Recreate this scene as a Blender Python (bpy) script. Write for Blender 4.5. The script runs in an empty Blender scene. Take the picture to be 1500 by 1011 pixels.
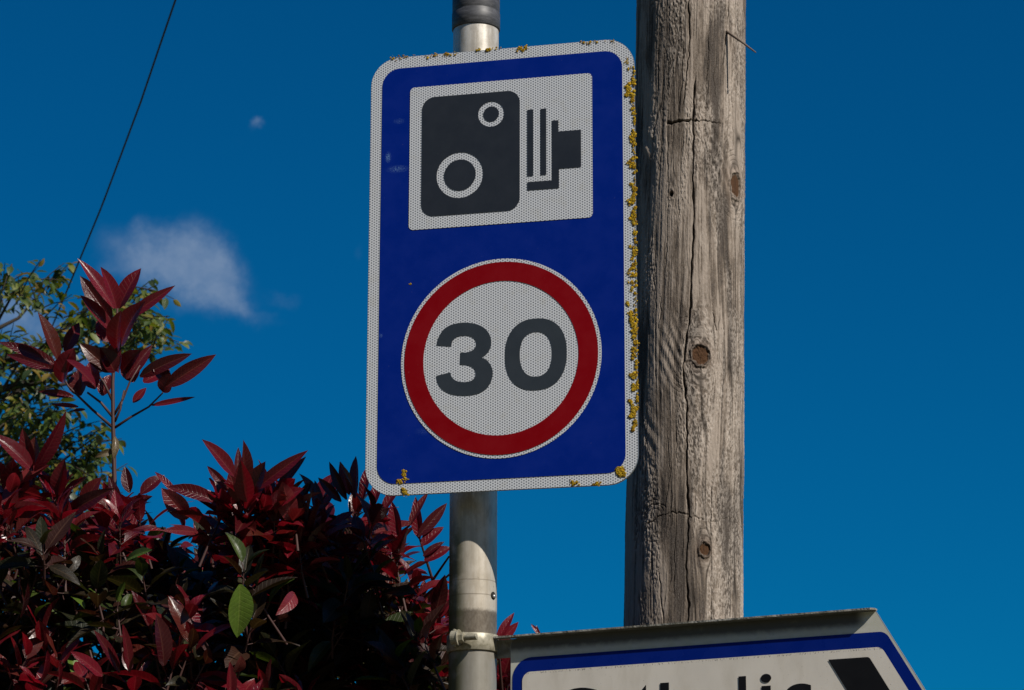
import bpy, bmesh, math, random
import numpy as np
from mathutils import Vector, Matrix
random.seed(7); rng = np.random.default_rng(11)
S = bpy.context.scene
C = bpy.data.collections.new("scene"); S.collection.children.link(C)
R = math.radians
PI = math.pi

# ------------------------------------------------------------------ camera
F, PITCH, ROLL, CAMZ = 4200.0, 0.2644, 0.0018, 1.5
camd = bpy.data.cameras.new("camera"); cam = bpy.data.objects.new("camera", camd); C.objects.link(cam)
camd.sensor_width = 36; camd.lens = F / 1500 * 36; camd.clip_start = 0.05; camd.clip_end = 5000
cp, sp = math.cos(PITCH), math.sin(PITCH)
r0 = np.array([1, 0, 0.]); u0 = np.array([0, -sp, cp]); FWD = np.array([0, cp, sp])
RT = r0 * math.cos(ROLL) + u0 * math.sin(ROLL); UP = u0 * math.cos(ROLL) - r0 * math.sin(ROLL)
O = np.array([0, 0, CAMZ])
m = Matrix([[RT[i], UP[i], -FWD[i], O[i]] for i in range(3)] + [[0, 0, 0, 1]])
cam.matrix_world = m
camd.dof.use_dof = True; camd.dof.focus_distance = 4.1; camd.dof.aperture_fstop = 30
S.camera = cam

def ray(x, y):
    d = FWD + RT * ((x - 750) / F) - UP * ((y - 505.5) / F)
    return d / np.linalg.norm(d)
def at(x, y, depth):                       # point seen there, `depth` metres ahead along +Y
    d = ray(x, y); return O + d * (depth / d[1])
def on_plane(x, y, p, n):
    d = ray(x, y); return O + d * (np.dot(p - O, n) / np.dot(d, n))
def proj(P):
    P = np.asarray(P); q = P - O; d = q @ FWD
    return np.stack([750 + F * (q @ RT) / d, 505.5 - F * (q @ UP) / d], -1)

# ------------------------------------------------------------------ helpers
def tag(o, label=None, cat=None, group=None, kind=None):
    for k, v in (('label', label), ('category', cat), ('group', group), ('kind', kind)):
        if v: o[k] = v
    return o
def empty(name, loc):
    o = bpy.data.objects.new(name, None); C.objects.link(o); o.location = tuple(loc); o.empty_display_size = .1
    return o
def world_loc(o):
    v = Vector(o.location)
    while o.parent: o = o.parent; v = v + Vector(o.location)
    return v
def mk(name, verts, faces, mat, parent=None, smooth=True, uv=None, attrs=None, origin=None):
    V = np.asarray(verts, dtype=np.float64)
    if parent is not None:
        pl = np.array(world_loc(parent)); loc = np.zeros(3) if origin is None else np.asarray(origin) - pl
        V = V - pl - loc
    else:
        loc = np.zeros(3) if origin is None else np.asarray(origin); V = V - loc
    me = bpy.data.meshes.new(name)
    if isinstance(faces, np.ndarray):
        nf, k = faces.shape
        me.vertices.add(len(V)); me.vertices.foreach_set('co', V.astype(np.float32).ravel())
        me.loops.add(nf * k); me.loops.foreach_set('vertex_index', faces.astype(np.int32).ravel())
        me.polygons.add(nf); me.polygons.foreach_set('loop_start', np.arange(0, nf * k, k, dtype=np.int32))
        me.update(calc_edges=True)
    else:
        me.from_pydata([tuple(v) for v in V], [], faces)
    if smooth: me.polygons.foreach_set('use_smooth', np.ones(len(me.polygons), dtype=bool))
    if uv is not None:
        L = me.uv_layers.new(name='UVMap'); idx = np.zeros(len(me.loops), dtype=np.int32)
        me.loops.foreach_get('vertex_index', idx)
        L.data.foreach_set('uv', np.asarray(uv, dtype=np.float32)[idx].ravel())
    for nm, arr in (attrs or {}).items():
        a = me.attributes.new(nm, 'FLOAT', 'POINT'); a.data.foreach_set('value', np.asarray(arr, dtype=np.float32))
    me.validate(); me.update()
    if mat: me.materials.append(mat)
    o = bpy.data.objects.new(name, me); C.objects.link(o)
    o.parent = parent; o.location = tuple(loc)
    return o
class MB:
    def __init__(s): s.v = []; s.f = []
    def add(s, v, f):
        b = len(s.v); s.v += [tuple(p) for p in v]; s.f += [tuple(i + b for i in q) for q in f]
    def tube(s, pts, radii, n=10, cap=True):
        pts = [np.asarray(p, float) for p in pts]; V = []; Fa = []
        ref = None
        for i, p in enumerate(pts):
            d = pts[min(i + 1, len(pts) - 1)] - pts[max(i - 1, 0)]; d = d / (np.linalg.norm(d) + 1e-12)
            if ref is None:
                ref = np.cross(d, [0.3, 0.9, 0.1]); 
                if np.linalg.norm(ref) < .1: ref = np.cross(d, [1, 0, 0])
            a = ref - d * np.dot(ref, d); a = a / np.linalg.norm(a); ref = a; b = np.cross(d, a)
            for k in range(n):
                t = 2 * PI * k / n; V.append(p + (a * math.cos(t) + b * math.sin(t)) * radii[i])
        for i in range(len(pts) - 1):
            for k in range(n):
                k2 = (k + 1) % n; Fa.append((i * n + k, i * n + k2, (i + 1) * n + k2, (i + 1) * n + k))
        if cap:
            Fa.append(tuple(range(n))[::-1]); Fa.append(tuple((len(pts) - 1) * n + k for k in range(n)))
        s.add(V, Fa)
    def box(s, c, ax, ay, az):                 # half-axis vectors
        c, ax, ay, az = [np.asarray(q, float) for q in (c, ax, ay, az)]
        V = [c + ax * i + ay * j + az * k for i in (-1, 1) for j in (-1, 1) for k in (-1, 1)]
        s.add(V, [(0, 1, 3, 2), (4, 6, 7, 5), (0, 4, 5, 1), (2, 3, 7, 6), (0, 2, 6, 4), (1, 5, 7, 3)])
    def build(s, name, mat, parent=None, smooth=True, origin=None, **k):
        return mk(name, s.v, s.f, mat, parent, smooth, origin=origin, **k)
def bevel(o, w, seg=2):
    md = o.modifiers.new('bevel', 'BEVEL'); md.width = w; md.segments = seg; md.limit_method = 'ANGLE'; md.angle_limit = R(35)
    return o

# ------------------------------------------------------------------ materials
def mat(name, col=(.5, .5, .5), rough=.5, metal=0, spec=.5):
    M = bpy.data.materials.new(name); M.use_nodes = True; b = M.node_tree.nodes['Principled BSDF']
    b.inputs['Base Color'].default_value = (*col, 1); b.inputs['Roughness'].default_value = rough
    b.inputs['Metallic'].default_value = metal; b.inputs['Specular IOR Level'].default_value = spec
    return M
class NT:
    def __init__(s, M): s.t = M.node_tree; s.n = s.t.nodes; s.b = s.n.get('Principled BSDF')
    def new(s, typ, **k):
        x = s.n.new(typ)
        for a, v in k.items(): setattr(x, a, v)
        return x
    def link(s, a, b): s.t.links.new(a, b)
    def put(s, x, inp):
        if hasattr(x, 'is_linked') or hasattr(x, 'links'): s.link(x, inp)
        else: inp.default_value = x
    def math(s, op, a, b=None, c=None, clamp=False):
        x = s.new('ShaderNodeMath', operation=op, use_clamp=clamp)
        for i, v in enumerate((a, b, c)):
            if v is not None: s.put(v, x.inputs[i])
        return x.outputs[0]
    def mix(s, fac, a, b, blend='MIX'):
        x = s.new('ShaderNodeMix', data_type='RGBA', blend_type=blend)
        s.put(fac, x.inputs[0]); s.put(a if not isinstance(a, tuple) else (*a, 1), x.inputs[6]); s.put(b if not isinstance(b, tuple) else (*b, 1), x.inputs[7])
        return x.outputs[2]
    def ramp(s, fac, stops):
        x = s.new('ShaderNodeValToRGB'); s.put(fac, x.inputs[0]); e = x.color_ramp.elements
        while len(e) < len(stops): e.new(.5)
        for q, (p, c) in zip(e, stops): q.position = p; q.color = (*c, 1) if len(c) == 3 else c
        return x.outputs[0]
    def noise(s, vec, scale, detail=4, rough=.55, dist=0):
        x = s.new('ShaderNodeTexNoise'); s.put(vec, x.inputs['Vector']) if vec is not None else 0
        x.inputs['Scale'].default_value = scale; x.inputs['Detail'].default_value = detail
        x.inputs['Roughness'].default_value = rough; x.inputs['Distortion'].default_value = dist
        return x.outputs[0]
    def coord(s, which='Object'): return s.new('ShaderNodeTexCoord').outputs[which]
    def scale(s, v, sc):
        x = s.new('ShaderNodeVectorMath', operation='MULTIPLY'); s.put(v, x.inputs[0]); x.inputs[1].default_value = sc
        return x.outputs[0]
    def sep(s, v):
        x = s.new('ShaderNodeSeparateXYZ'); s.put(v, x.inputs[0]); return x.outputs
    def smooth(s, v, a, b):
        x = s.new('ShaderNodeMapRange', interpolation_type='SMOOTHSTEP'); s.put(v, x.inputs[0])
        x.inputs[1].default_value = a; x.inputs[2].default_value = b; return x.outputs[0]
    def bump(s, h, strength=.3, dist=.001):
        x = s.new('ShaderNodeBump'); s.put(h, x.inputs['Height']); x.inputs['Strength'].default_value = strength
        x.inputs['Distance'].default_value = dist; s.link(x.outputs[0], s.b.inputs['Normal'])
    def base(s, c): s.link(c, s.b.inputs['Base Color'])

# retroreflective sheeting: honeycomb cells under a clear face (UV is in metres on the plate)
def retro(name, light=(.64, .66, .695), dark=(.085, .10, .125), pitch=.0040, dirt=(.42, .40, .33)):
    M = mat(name, light, .32); t = NT(M); uv = t.coord('UV'); x = t.sep(uv)
    k = 4 * PI / (math.sqrt(3) * pitch); s = None
    for a in (0, 60, 120):
        d = t.math('ADD', t.math('MULTIPLY', x[0], k * math.cos(R(a))), t.math('MULTIPLY', x[1], k * math.sin(R(a))))
        c = t.math('COSINE', d); s = c if s is None else t.math('ADD', s, c)
    dots = t.smooth(s, -.55, 1.6)
    n = t.noise(uv, 60, 5); n2 = t.noise(uv, 900, 2)
    dots = t.math('MULTIPLY', dots, t.math('ADD', t.math('MULTIPLY', n2, .8), .45), clamp=True)
    c = t.mix(dots, light, dark); c = t.mix(t.math('MULTIPLY', t.smooth(n, .5, .8), .35), c, dirt)
    t.base(c); t.b.inputs['Coat Weight'].default_value = .3; t.b.inputs['Coat Roughness'].default_value = .12
    return M
def film(name, col, rough=.25, dirt=.0, vary=.035):
    M = mat(name, col, rough, spec=.18); t = NT(M); uv = t.coord('UV')
    n = t.noise(uv, 25, 6, .6); n2 = t.noise(uv, 300, 3)
    a = tuple(c * (1 - vary) for c in col); b = tuple(min(1, c * (1 + vary) + .003) for c in col)
    c = t.mix(t.smooth(n, .3, .7), a, b)
    c = t.mix(t.math('MULTIPLY', t.smooth(n2, .68, .8), .12), c, (.3, .32, .33))
    t.base(c); t.link(t.math('ADD', t.math('MULTIPLY', n, .2), rough - .1), t.b.inputs['Roughness'])
    t.bump(n2, .04, .0004)
    return M
M_white = retro('retroreflective_white')
M_blue = film('blue_film', (.0003, .0165, .215), .28)
M_red = film('red_film', (.21, .0010, .004), .3)
M_black = film('black_film', (.021, .0265, .037), .4)
M_grey = film('faded_black_film', (.032, .041, .052), .4)
M_alu = mat('aluminium_sheet', (.45, .45, .45), .45, .7)
def mat_lichen():
    M = mat('lichen', (.4, .22, .01), .9, spec=.1); t = NT(M)
    g = t.new('ShaderNodeNewGeometry'); n = t.noise(t.coord(), 500, 4)
    c = t.ramp(g.outputs['Random Per Island'], [(0, (.20, .10, .008)), (.3, (.42, .25, .010)), (.75, (.54, .35, .016)), (1, (.24, .22, .05))])
    t.base(t.mix(t.math('MULTIPLY', n, .5), c, (.12, .07, .015))); t.bump(n, .8, .002); return M
M_lichen = mat_lichen()

# ------------------------------------------------------------------ light and sky
SUN_AZ, SUN_EL = R(46), R(43)      # azimuth measured from behind the camera towards the right
L = np.array([math.sin(SUN_AZ) * math.cos(SUN_EL), -math.cos(SUN_AZ) * math.cos(SUN_EL), math.sin(SUN_EL)])
sd = bpy.data.lights.new('sun', 'SUN'); so = bpy.data.objects.new('sun', sd); C.objects.link(so)
sd.energy = 5.0; sd.angle = R(.53); sd.color = (1, .94, .85)
so.rotation_euler = Vector(L).to_track_quat('Z', 'Y').to_euler(); so.location = (4, -6, 9)

W = bpy.data.worlds.new('World'); S.world = W; W.use_nodes = True
nt = W.node_tree; nt.nodes.clear()
class WM: node_tree = nt
w = NT(WM)
sky = w.new('ShaderNodeTexSky', sky_type='NISHITA'); sky.sun_disc = False
sky.sun_elevation = SUN_EL; sky.sun_rotation = PI - SUN_AZ; sky.altitude = 200; sky.air_density = 1.0; sky.dust_density = .25; sky.ozone_density = 3.5
bg = w.new('ShaderNodeBackground'); out = w.new('ShaderNodeOutputWorld')
bg.inputs[1].default_value = .0565
dirv = w.coord('Generated')
skyc = w.mix(1.0, sky.outputs[0], (.006, .605, 1.0), 'MULTIPLY')       # polarised, deep blue
# clouds, placed by direction in the sky
def blob(x, y, rx, ry, ang=0.):
    c = ray(x, y); e = np.cross(c, [0, 0, 1.]); e /= np.linalg.norm(e); v = np.cross(e, c)
    ca, sa = math.cos(ang), math.sin(ang)
    a = (e * ca + v * sa) / (rx / F); b = (v * ca - e * sa) / (ry / F)
    def dot(q):
        n = w.new('ShaderNodeVectorMath', operation='DOT_PRODUCT'); w.link(warp, n.inputs[0]); n.inputs[1].default_value = tuple(q)
        return w.math('SUBTRACT', n.outputs['Value'], float(np.dot(q, c)))
    da, db = dot(a), dot(b)
    r2 = w.math('ADD', w.math('MULTIPLY', da, da), w.math('MULTIPLY', db, db))
    return w.math('POWER', 2.718, w.math('MULTIPLY', r2, -1.0))
nz = w.new('ShaderNodeTexNoise'); w.link(dirv, nz.inputs['Vector']); nz.inputs['Scale'].default_value = 48; nz.inputs['Detail'].default_value = 8; nz.inputs['Roughness'].default_value = .66
v1 = w.new('ShaderNodeVectorMath', operation='SUBTRACT'); w.link(nz.outputs['Color'], v1.inputs[0]); v1.inputs[1].default_value = (.5, .5, .5)
v2 = w.new('ShaderNodeVectorMath', operation='MULTIPLY_ADD'); w.link(v1.outputs[0], v2.inputs[0]); v2.inputs[1].default_value = (.013,) * 3; w.link(dirv, v2.inputs[2])
warp = v2.outputs[0]
tot = None
for (x, y, rx, ry, an, k) in [(222, 365, 52, 36, .2, .62), (285, 375, 52, 46, -.5, .70), (318, 410, 52, 36, -.7, .60), (262, 415, 66, 40, -.3, .50), (350, 450, 44, 18, -.5, .35), (200, 330, 14, 16, 0, .35), (150, 350, 36, 36, .6, .20),
                              (374, 181, 10, 9, 0, .42), (350, 205, 44, 24, .5, .09), (415, 440, 26, 14, 0, .24), (385, 462, 40, 10, -.3, .16), (165, 395, 40, 14, .3, .16), (20, 458, 40, 30, 0, .8), (70, 545, 60, 50, 0, .5), (90, 500, 60, 45, 0, .4), (528, 368, 14, 20, 0, .16)]:
    g = w.math('MULTIPLY', blob(x, y, rx, ry, an), k); tot = g if tot is None else w.math('ADD', tot, g)
n3 = w.noise(dirv, 62, 9, .62); n4 = w.noise(dirv, 190, 5, .6)
cov = w.math('MULTIPLY', w.smooth(w.math('MULTIPLY', tot, w.math('ADD', w.math('MULTIPLY', n3, 2.2), -.12)), .08, 1.0), w.math('ADD', w.math('MULTIPLY', n4, .7), .55), clamp=True)
skyc = w.mix(w.math('MULTIPLY', cov, .86), skyc, (3.1, 4.6, 7.2))
w.link(skyc, bg.inputs[0]); w.link(bg.outputs[0], out.inputs[0])
S.view_settings.view_transform = 'Standard'; S.view_settings.look = 'None'; S.view_settings.exposure = 0; S.view_settings.gamma = 1

# ------------------------------------------------------------------ ground
def mat_ground(name, a, b, sc):
    M = mat(name, a, .9, spec=.2); t = NT(M); n = t.noise(t.coord(), sc, 8); t.base(t.mix(t.smooth(n, .3, .7), a, b)); t.bump(n, .5, .02); return M
mk('ground', [(-600, -600, 0), (600, -600, 0), (600, 600, 0), (-600, 600, 0)], [(0, 1, 2, 3)], mat_ground('grass_ground', (.06, .065, .03), (.10, .095, .05), 3), smooth=False)['kind'] = 'structure'
pv = MB(); pv.box((0, .6, -.02), (40, 0, 0), (0, 1.5, 0), (0, 0, .06)); pv.build('pavement', mat_ground('pavement_asphalt', (.10, .092, .08), (.15, .138, .12), 30), None, False)['kind'] = 'structure'

hx = np.linspace(-1.75, 1.75, 90); hr = np.linspace(20, 120, 26); HX, HR = np.meshgrid(hx, hr)  # unseen hillside, added behind the camera to block low sky light
hgt = np.clip((HR - 22) / 50, 0, 1) ** .8 * (30 + 5 * np.sin(HX * 3.1 + 1) + 3 * np.sin(HX * 8.3)) * np.clip((1.75 - np.abs(HX)) / .35, 0, 1) + rng.normal(0, .8, HX.shape) * (HR > 26) - .3
hv = np.stack([HR * np.sin(HX), -HR * np.cos(HX), hgt], -1).reshape(-1, 3); hi = np.arange(hv.shape[0]).reshape(HX.shape)
mk('added_hill_blocker', hv, np.stack([hi[:-1, :-1], hi[:-1, 1:], hi[1:, 1:], hi[1:, :-1]], -1).reshape(-1, 4), mat_ground('hill_blocker_green', (.030, .040, .015), (.055, .060, .022), 1.2))['kind'] = 'structure'
# ------------------------------------------------------------------ speed camera sign
K = 1.1
YAW, TILT = .2368, .0006
SW, SH = .3616 * K, .6042 * K
SC = np.array([-.0149 * K, 3.6 * K, CAMZ + 1.0834 * K])
E1 = np.array([math.cos(YAW), -math.sin(YAW), 0]); E2 = np.array([0, 0, 1.]); NN = np.array([-math.sin(YAW), -math.cos(YAW), 0])  # towards camera
def s_uv(x, y):
    q = on_plane(x, y, SC, NN) - SC; return np.array([q @ E1, q @ E2])
def s_pt(uv, d=0.): return SC + E1 * uv[0] + E2 * uv[1] + NN * d
def rrect(cx, cy, hw, hh, r, n=10):
    P = []
    for qx, qy, a0 in ((1, 1, 0), (-1, 1, 90), (-1, -1, 180), (1, -1, 270)):
        for i in range(n + 1):
            a = R(a0 + 90 * i / n); P.append((cx + qx * (hw - r) + r * math.cos(a), cy + qy * (hh - r) + r * math.sin(a)))
    return P
def circle(cx, cy, r, n=96): return [(cx + r * math.cos(2 * PI * i / n), cy + r * math.sin(2 * PI * i / n)) for i in range(n)]
def fill2d(outline, holes=()):
    cu = bpy.data.curves.new('tmp', 'CURVE'); cu.dimensions = '2D'; cu.fill_mode = 'BOTH'
    for P in (outline, *holes):
        s = cu.splines.new('POLY'); s.points.add(len(P) - 1); s.use_cyclic_u = True
        for q, p in zip(s.points, P): q.co = (p[0] * 100, p[1] * 100, 0, 1)
    ob = bpy.data.objects.new('tmp', cu); C.objects.link(ob)
    bpy.context.view_layer.update()
    me = bpy.data.meshes.new_from_object(ob.evaluated_get(bpy.context.evaluated_depsgraph_get()))
    v = [(q.co.x / 100, q.co.y / 100) for q in me.vertices]; f = [tuple(p.vertices) for p in me.polygons]
    bpy.data.objects.remove(ob); bpy.data.curves.remove(cu); bpy.data.meshes.remove(me)
    return v, f
def sheet(name, outline, d, M, parent, frame, holes=(), extra=()):
    """flat film on a plate; `frame` maps (uv, d) to 3-D"""
    V, Fc = fill2d(outline, holes)
    for o2 in extra:
        v2, f2 = fill2d(o2); b = len(V); V = V + v2; Fc = Fc + [tuple(i + b for i in q) for q in f2]
    # face the viewer
    n = np.cross(np.array(frame(V[Fc[0][1]], d)) - frame(V[Fc[0][0]], d), np.array(frame(V[Fc[0][2]], d)) - frame(V[Fc[0][0]], d))
    if n @ (frame((0, 0), 1) - frame((0, 0), 0)) < 0: Fc = [q[::-1] for q in Fc]
    return mk(name, [frame(p, d) for p in V], Fc, M, parent, False, uv=V)
def plate(name, outline, t, M, parent, frame, d0=0.):
    V = [frame(p, d0) for p in outline] + [frame(p, d0 - t) for p in outline]; n = len(outline)
    Fc = [tuple(range(n)), tuple(range(2 * n - 1, n - 1, -1))] + [(i, n + i, n + (i + 1) % n, (i + 1) % n) for i in range(n)]
    return mk(name, V, Fc, M, parent, False, uv=[*outline, *outline])
def hermite(P, sub=6):        # P: (x, y, corner)
    out = []; n = len(P)
    for i in range(n):
        p0, p1, p2, p3 = P[i - 1], P[i], P[(i + 1) % n], P[(i + 2) % n]
        a = np.array(p1[:2], float); b = np.array(p2[:2], float)
        ta = (b - np.array(p0[:2])) / 2 if not p1[2] else (b - a); tb = (np.array(p3[:2]) - a) / 2 if not p2[2] else (b - a)
        for k in range(sub):
            t = k / sub; h = (2*t**3-3*t**2+1)*a + (t**3-2*t**2+t)*ta + (-2*t**3+3*t**2)*b + (t**3-t**2)*tb
            out.append(tuple(h))
    return out

z1 = lambda x, y: (520 + x / 3.3705, 40 + y / 3.3705)
z2 = lambda x, y: (520 + x / 2.5273, 340 + y / 2.5273)
sign = empty('speed_camera_sign', s_pt((0, -SH / 2)))
tag(sign, 'tall blue sign on the steel post with a camera symbol above a red ringed 30', 'road sign')
plate('plate', rrect(0, 0, SW / 2, SH / 2, .043), .003, M_alu, sign, s_pt)
sheet('white_border', rrect(0, 0, SW / 2 - .0005, SH / 2 - .0005, .0425), .0006, M_white, sign, s_pt)
BW, BH = SW / 2 - .0174 * 1.02, SH / 2 - .0175 * 1.0
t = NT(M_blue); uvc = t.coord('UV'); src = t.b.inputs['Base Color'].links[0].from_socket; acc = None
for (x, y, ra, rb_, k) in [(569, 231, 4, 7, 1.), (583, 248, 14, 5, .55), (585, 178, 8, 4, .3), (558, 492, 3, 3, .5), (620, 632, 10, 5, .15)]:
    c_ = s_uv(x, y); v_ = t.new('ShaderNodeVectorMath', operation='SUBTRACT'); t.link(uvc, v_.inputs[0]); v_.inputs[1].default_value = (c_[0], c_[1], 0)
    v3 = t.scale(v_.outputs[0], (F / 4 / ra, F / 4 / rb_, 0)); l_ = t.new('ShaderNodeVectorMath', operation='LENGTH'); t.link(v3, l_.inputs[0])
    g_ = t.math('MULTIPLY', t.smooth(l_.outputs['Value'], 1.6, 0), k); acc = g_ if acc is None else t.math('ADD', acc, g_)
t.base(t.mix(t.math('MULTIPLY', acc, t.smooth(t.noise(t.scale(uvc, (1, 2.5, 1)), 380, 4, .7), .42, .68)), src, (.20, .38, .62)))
blue = sheet('blue_panel', rrect(0, -.0005, BW, BH, .027), .0012, M_blue, sign, s_pt)
# pictogram
def quad_rr(cs, r):
    q = np.array([s_uv(*z1(*c)) for c in cs]); mn, mx = (q[[0, 3]].mean(0)[0], q[[2, 3]].mean(0)[1]), (q[[1, 2]].mean(0)[0], q[[0, 1]].mean(0)[1])
    return rrect((mn[0] + mx[0]) / 2, (mn[1] + mx[1]) / 2, (mx[0] - mn[0]) / 2, (mx[1] - mn[1]) / 2, r)
sheet('symbol_panel', quad_rr([(275, 303), (1171, 226), (1176, 938), (266, 1006)], .007), .0018, M_white, sign, s_pt)
def ring_c(f, cx, cy, rx): c = s_uv(*f(cx, cy)); return c, abs(s_uv(*f(cx + rx, cy))[0] - c[0])
cb, rb = ring_c(z1, 520, 732, 115); cs_, rs_ = ring_c(z1, 674.5, 431, 64)
body = quad_rr([(332, 352), (815, 312), (816, 903), (331, 940)], .019)
camsym = sheet('camera_symbol', body, .0024, M_black, sign, s_pt, holes=[circle(*cb, rb, 64), circle(*cs_, rs_, 48)],
      extra=[circle(*cb, rb * .68, 48), circle(*cs_, rs_ * .6, 40)])
def zpoly(P, f=z1): return [tuple(s_uv(*f(*p))) for p in P]
def squared(P):       # snap a traced polygon's nearly vertical / horizontal edges to the plate's axes
    P = [list(p) for p in P]; n = len(P)
    for i in range(n):
        a, b = P[i], P[(i + 1) % n]
        if abs(a[0] - b[0]) < abs(a[1] - b[1]): a[0] = b[0] = (a[0] + b[0]) / 2
        else: a[1] = b[1] = (a[1] + b[1]) / 2
    return [tuple(p) for p in P]
sheet('lens_symbol', squared(zpoly([(975, 464), (1005, 461), (1006, 517), (1118, 508), (1118, 692), (1009, 701), (1009, 796), (853, 808), (853, 768), (974, 757)])), .0024, M_black, sign, s_pt,
      extra=[squared(zpoly([(853, 410), (882, 408), (882, 736), (853, 739)])), squared(zpoly([(918, 406), (946, 403), (946, 730), (918, 733)]))])
# roundel
cr = s_uv(*z2(540, 466)); rr = lambda h: abs(s_uv(*z2(540 + h, 466))[0] - s_uv(*z2(540 - h, 466))[0]) / 2
sheet('roundel', circle(*cr, rr(371), 128), .0018, M_white, sign, s_pt)
ring = sheet('red_ring', circle(*cr, rr(358.5), 128), .0024, M_red, sign, s_pt, holes=[circle(*cr, rr(287), 128)])
three = [(303, 421, 1), (312, 390, 0), (330, 362, 0), (358, 345, 0), (400, 337, 0), (440, 340, 0), (475, 353, 0), (498, 378, 0), (506, 408, 0), (501, 436, 0), (486, 456, 0), (470, 466, 1),
         (492, 478, 0), (508, 503, 0), (511, 531, 0), (502, 563, 0), (480, 588, 0), (448, 602, 0), (405, 607, 0), (360, 602, 0), (325, 584, 0), (308, 560, 0), (302, 534, 1),
         (354, 521, 1), (361, 540, 0), (379, 553, 0), (405, 557, 0), (432, 552, 0), (447, 535, 0), (446, 513, 0), (430, 498, 0), (408, 493, 0), (390, 492, 1), (392, 447, 1), (416, 447, 0), (438, 438, 0),
         (450, 420, 0), (446, 400, 0), (430, 388, 0), (405, 385, 0), (379, 390, 0), (363, 405, 0), (358, 425, 1)]
sheet('digit', hermite([(*s_uv(*z2(x, y)), c) for x, y, c in three]), .0024, M_grey, sign, s_pt)
c0 = s_uv(*z2(671, 453.5))
def sup(hx, hy, n=2.35, N=96):
    hx = abs(s_uv(*z2(671 + hx, 453.5))[0] - c0[0]); hy = abs(s_uv(*z2(671, 453.5 + hy))[1] - c0[1]); P = []
    for i in range(N):
        t = 2 * PI * i / N; c, s = math.cos(t), math.sin(t)
        P.append((c0[0] + hx * math.copysign(abs(c) ** (2 / n), c), c0[1] + hy * math.copysign(abs(s) ** (2 / n), s)))
    return P
sheet('digit', sup(114.5, 133), .0024, M_grey, sign, s_pt, holes=[sup(59.5, 83, 2.3)])
# back stiffening channels and clips
POLE_R = .0342
GAP = .034
pb = on_plane(694.7, 505, SC - NN * (GAP + POLE_R), NN); PX, PY = pb[0], pb[1]
for dz in (.20, -.20):
    b = MB(); b.box(SC + E2 * dz - NN * (.003 + .0095), E1 * .15, NN * .009, E2 * .02); bevel(b.build('stiffening_rail', M_alu, sign, False), .002)
    b = MB(); cz = SC[2] + dz; ax = np.array([PX, PY, cz]); pts = []
    for i in range(25):
        a = R(-140 + 280 * i / 24); pts.append(ax - NN * math.cos(a) * (POLE_R + .003) + E1 * math.sin(a) * (POLE_R + .003))
    b.tube(pts, [.0035] * 25, 8); b.build('clip', M_alu, sign)
# lichen
def lichen_patch(name, pts, size, n, frame, parent, spread):
    b = MB(); ico = [(0, 0, 1)] + [(.89 * math.cos(R(72 * i)), .89 * math.sin(R(72 * i)), .45) for i in range(5)] + [(1.1 * math.cos(R(72 * i + 36)), 1.1 * math.sin(R(72 * i + 36)), -.3) for i in range(5)]
    fc = [(0, 1 + i, 1 + (i + 1) % 5) for i in range(5)] + [(1 + i, 6 + i, 1 + (i + 1) % 5) for i in range(5)] + [(1 + (i + 1) % 5, 6 + i, 6 + (i + 1) % 5) for i in range(5)]
    for i in range(n):
        p = pts[rng.integers(len(pts))]; q = np.array(p) + rng.normal(0, 1, 2) * spread; s = size * rng.uniform(.5, 1.2) * (1.9 if i < n * .28 else 1.); hk = .10 if i < n * .28 else .25; an = rng.uniform(0, 6.28)
        V = []
        for (x, y, zz) in ico:
            j = rng.uniform(.65, 1.35); xr = x * math.cos(an) - y * math.sin(an); yr = x * math.sin(an) + y * math.cos(an)
            V.append(frame((q[0] + xr * s * j, q[1] + yr * s * j), .0014 + max(0, zz * hk * s * j)))
        b.add(V, fc)
    return b.build(name, M_lichen, parent)
for (x, y, n, sz, sx, sy) in [(925, 128, 60, .0022, 4, 9), (928, 165, 12, .0014, 2, 6), (927, 208, 26, .0017, 2.5, 8), (927, 240, 40, .0018, 3, 12), (928, 290, 45, .002, 3, 10), (928, 318, 30, .0018, 3, 6), (929, 385, 26, .0016, 2.4, 11),
                              (927, 412, 30, .0018, 3, 12), (927, 465, 60, .002, 3.5, 12), (929, 490, 36, .0018, 2.6, 9), (929, 522, 30, .0017, 2.2, 9), (928, 560, 48, .002, 3.6, 8), (929, 600, 42, .002, 3.4, 8), (929, 624, 24, .0018, 3, 4),
                              (908, 691, 75, .0023, 5, 5), (591, 699, 46, .002, 3.4, 9), (594, 724, 8, .0014, 2, 1.5), (842, 709, 14, .0014, 4, 1.5), (876, 710, 14, .0015, 3, 1.6),
                              (650, 80, 22, .0014, 14, 1.6), (722, 72, 24, .0014, 12, 1.4), (767, 71, 16, .0016, 4, 1.6), (590, 84, 14, .0012, 10, 1.2), (860, 63, 18, .0012, 16, 1.2), (919, 92, 12, .0012, 4, 5), (748, 192, 4, .001, 2, .8), (600, 417, 3, .001, 2, .6)]:
    c = s_uv(x, y); P = [c + rng.normal(0, 1, 2) * np.array([sx, sy]) * (4.0 / F) for _ in range(9)]
    P = [(min(p[0], SW / 2 - .0012), min(max(p[1], -SH / 2), SH / 2)) for p in P]
    lichen_patch('lichen', P, sz * .62, int(n * 2.4), s_pt, sign, .0013)

P = [(SW / 2 - abs(rng.normal(0, .0012)), v) for v in np.linspace(-.24, .285, 260) if rng.random() < .75]
lichen_patch('lichen', P, .0011, 330, s_pt, sign, .0006)
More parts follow.
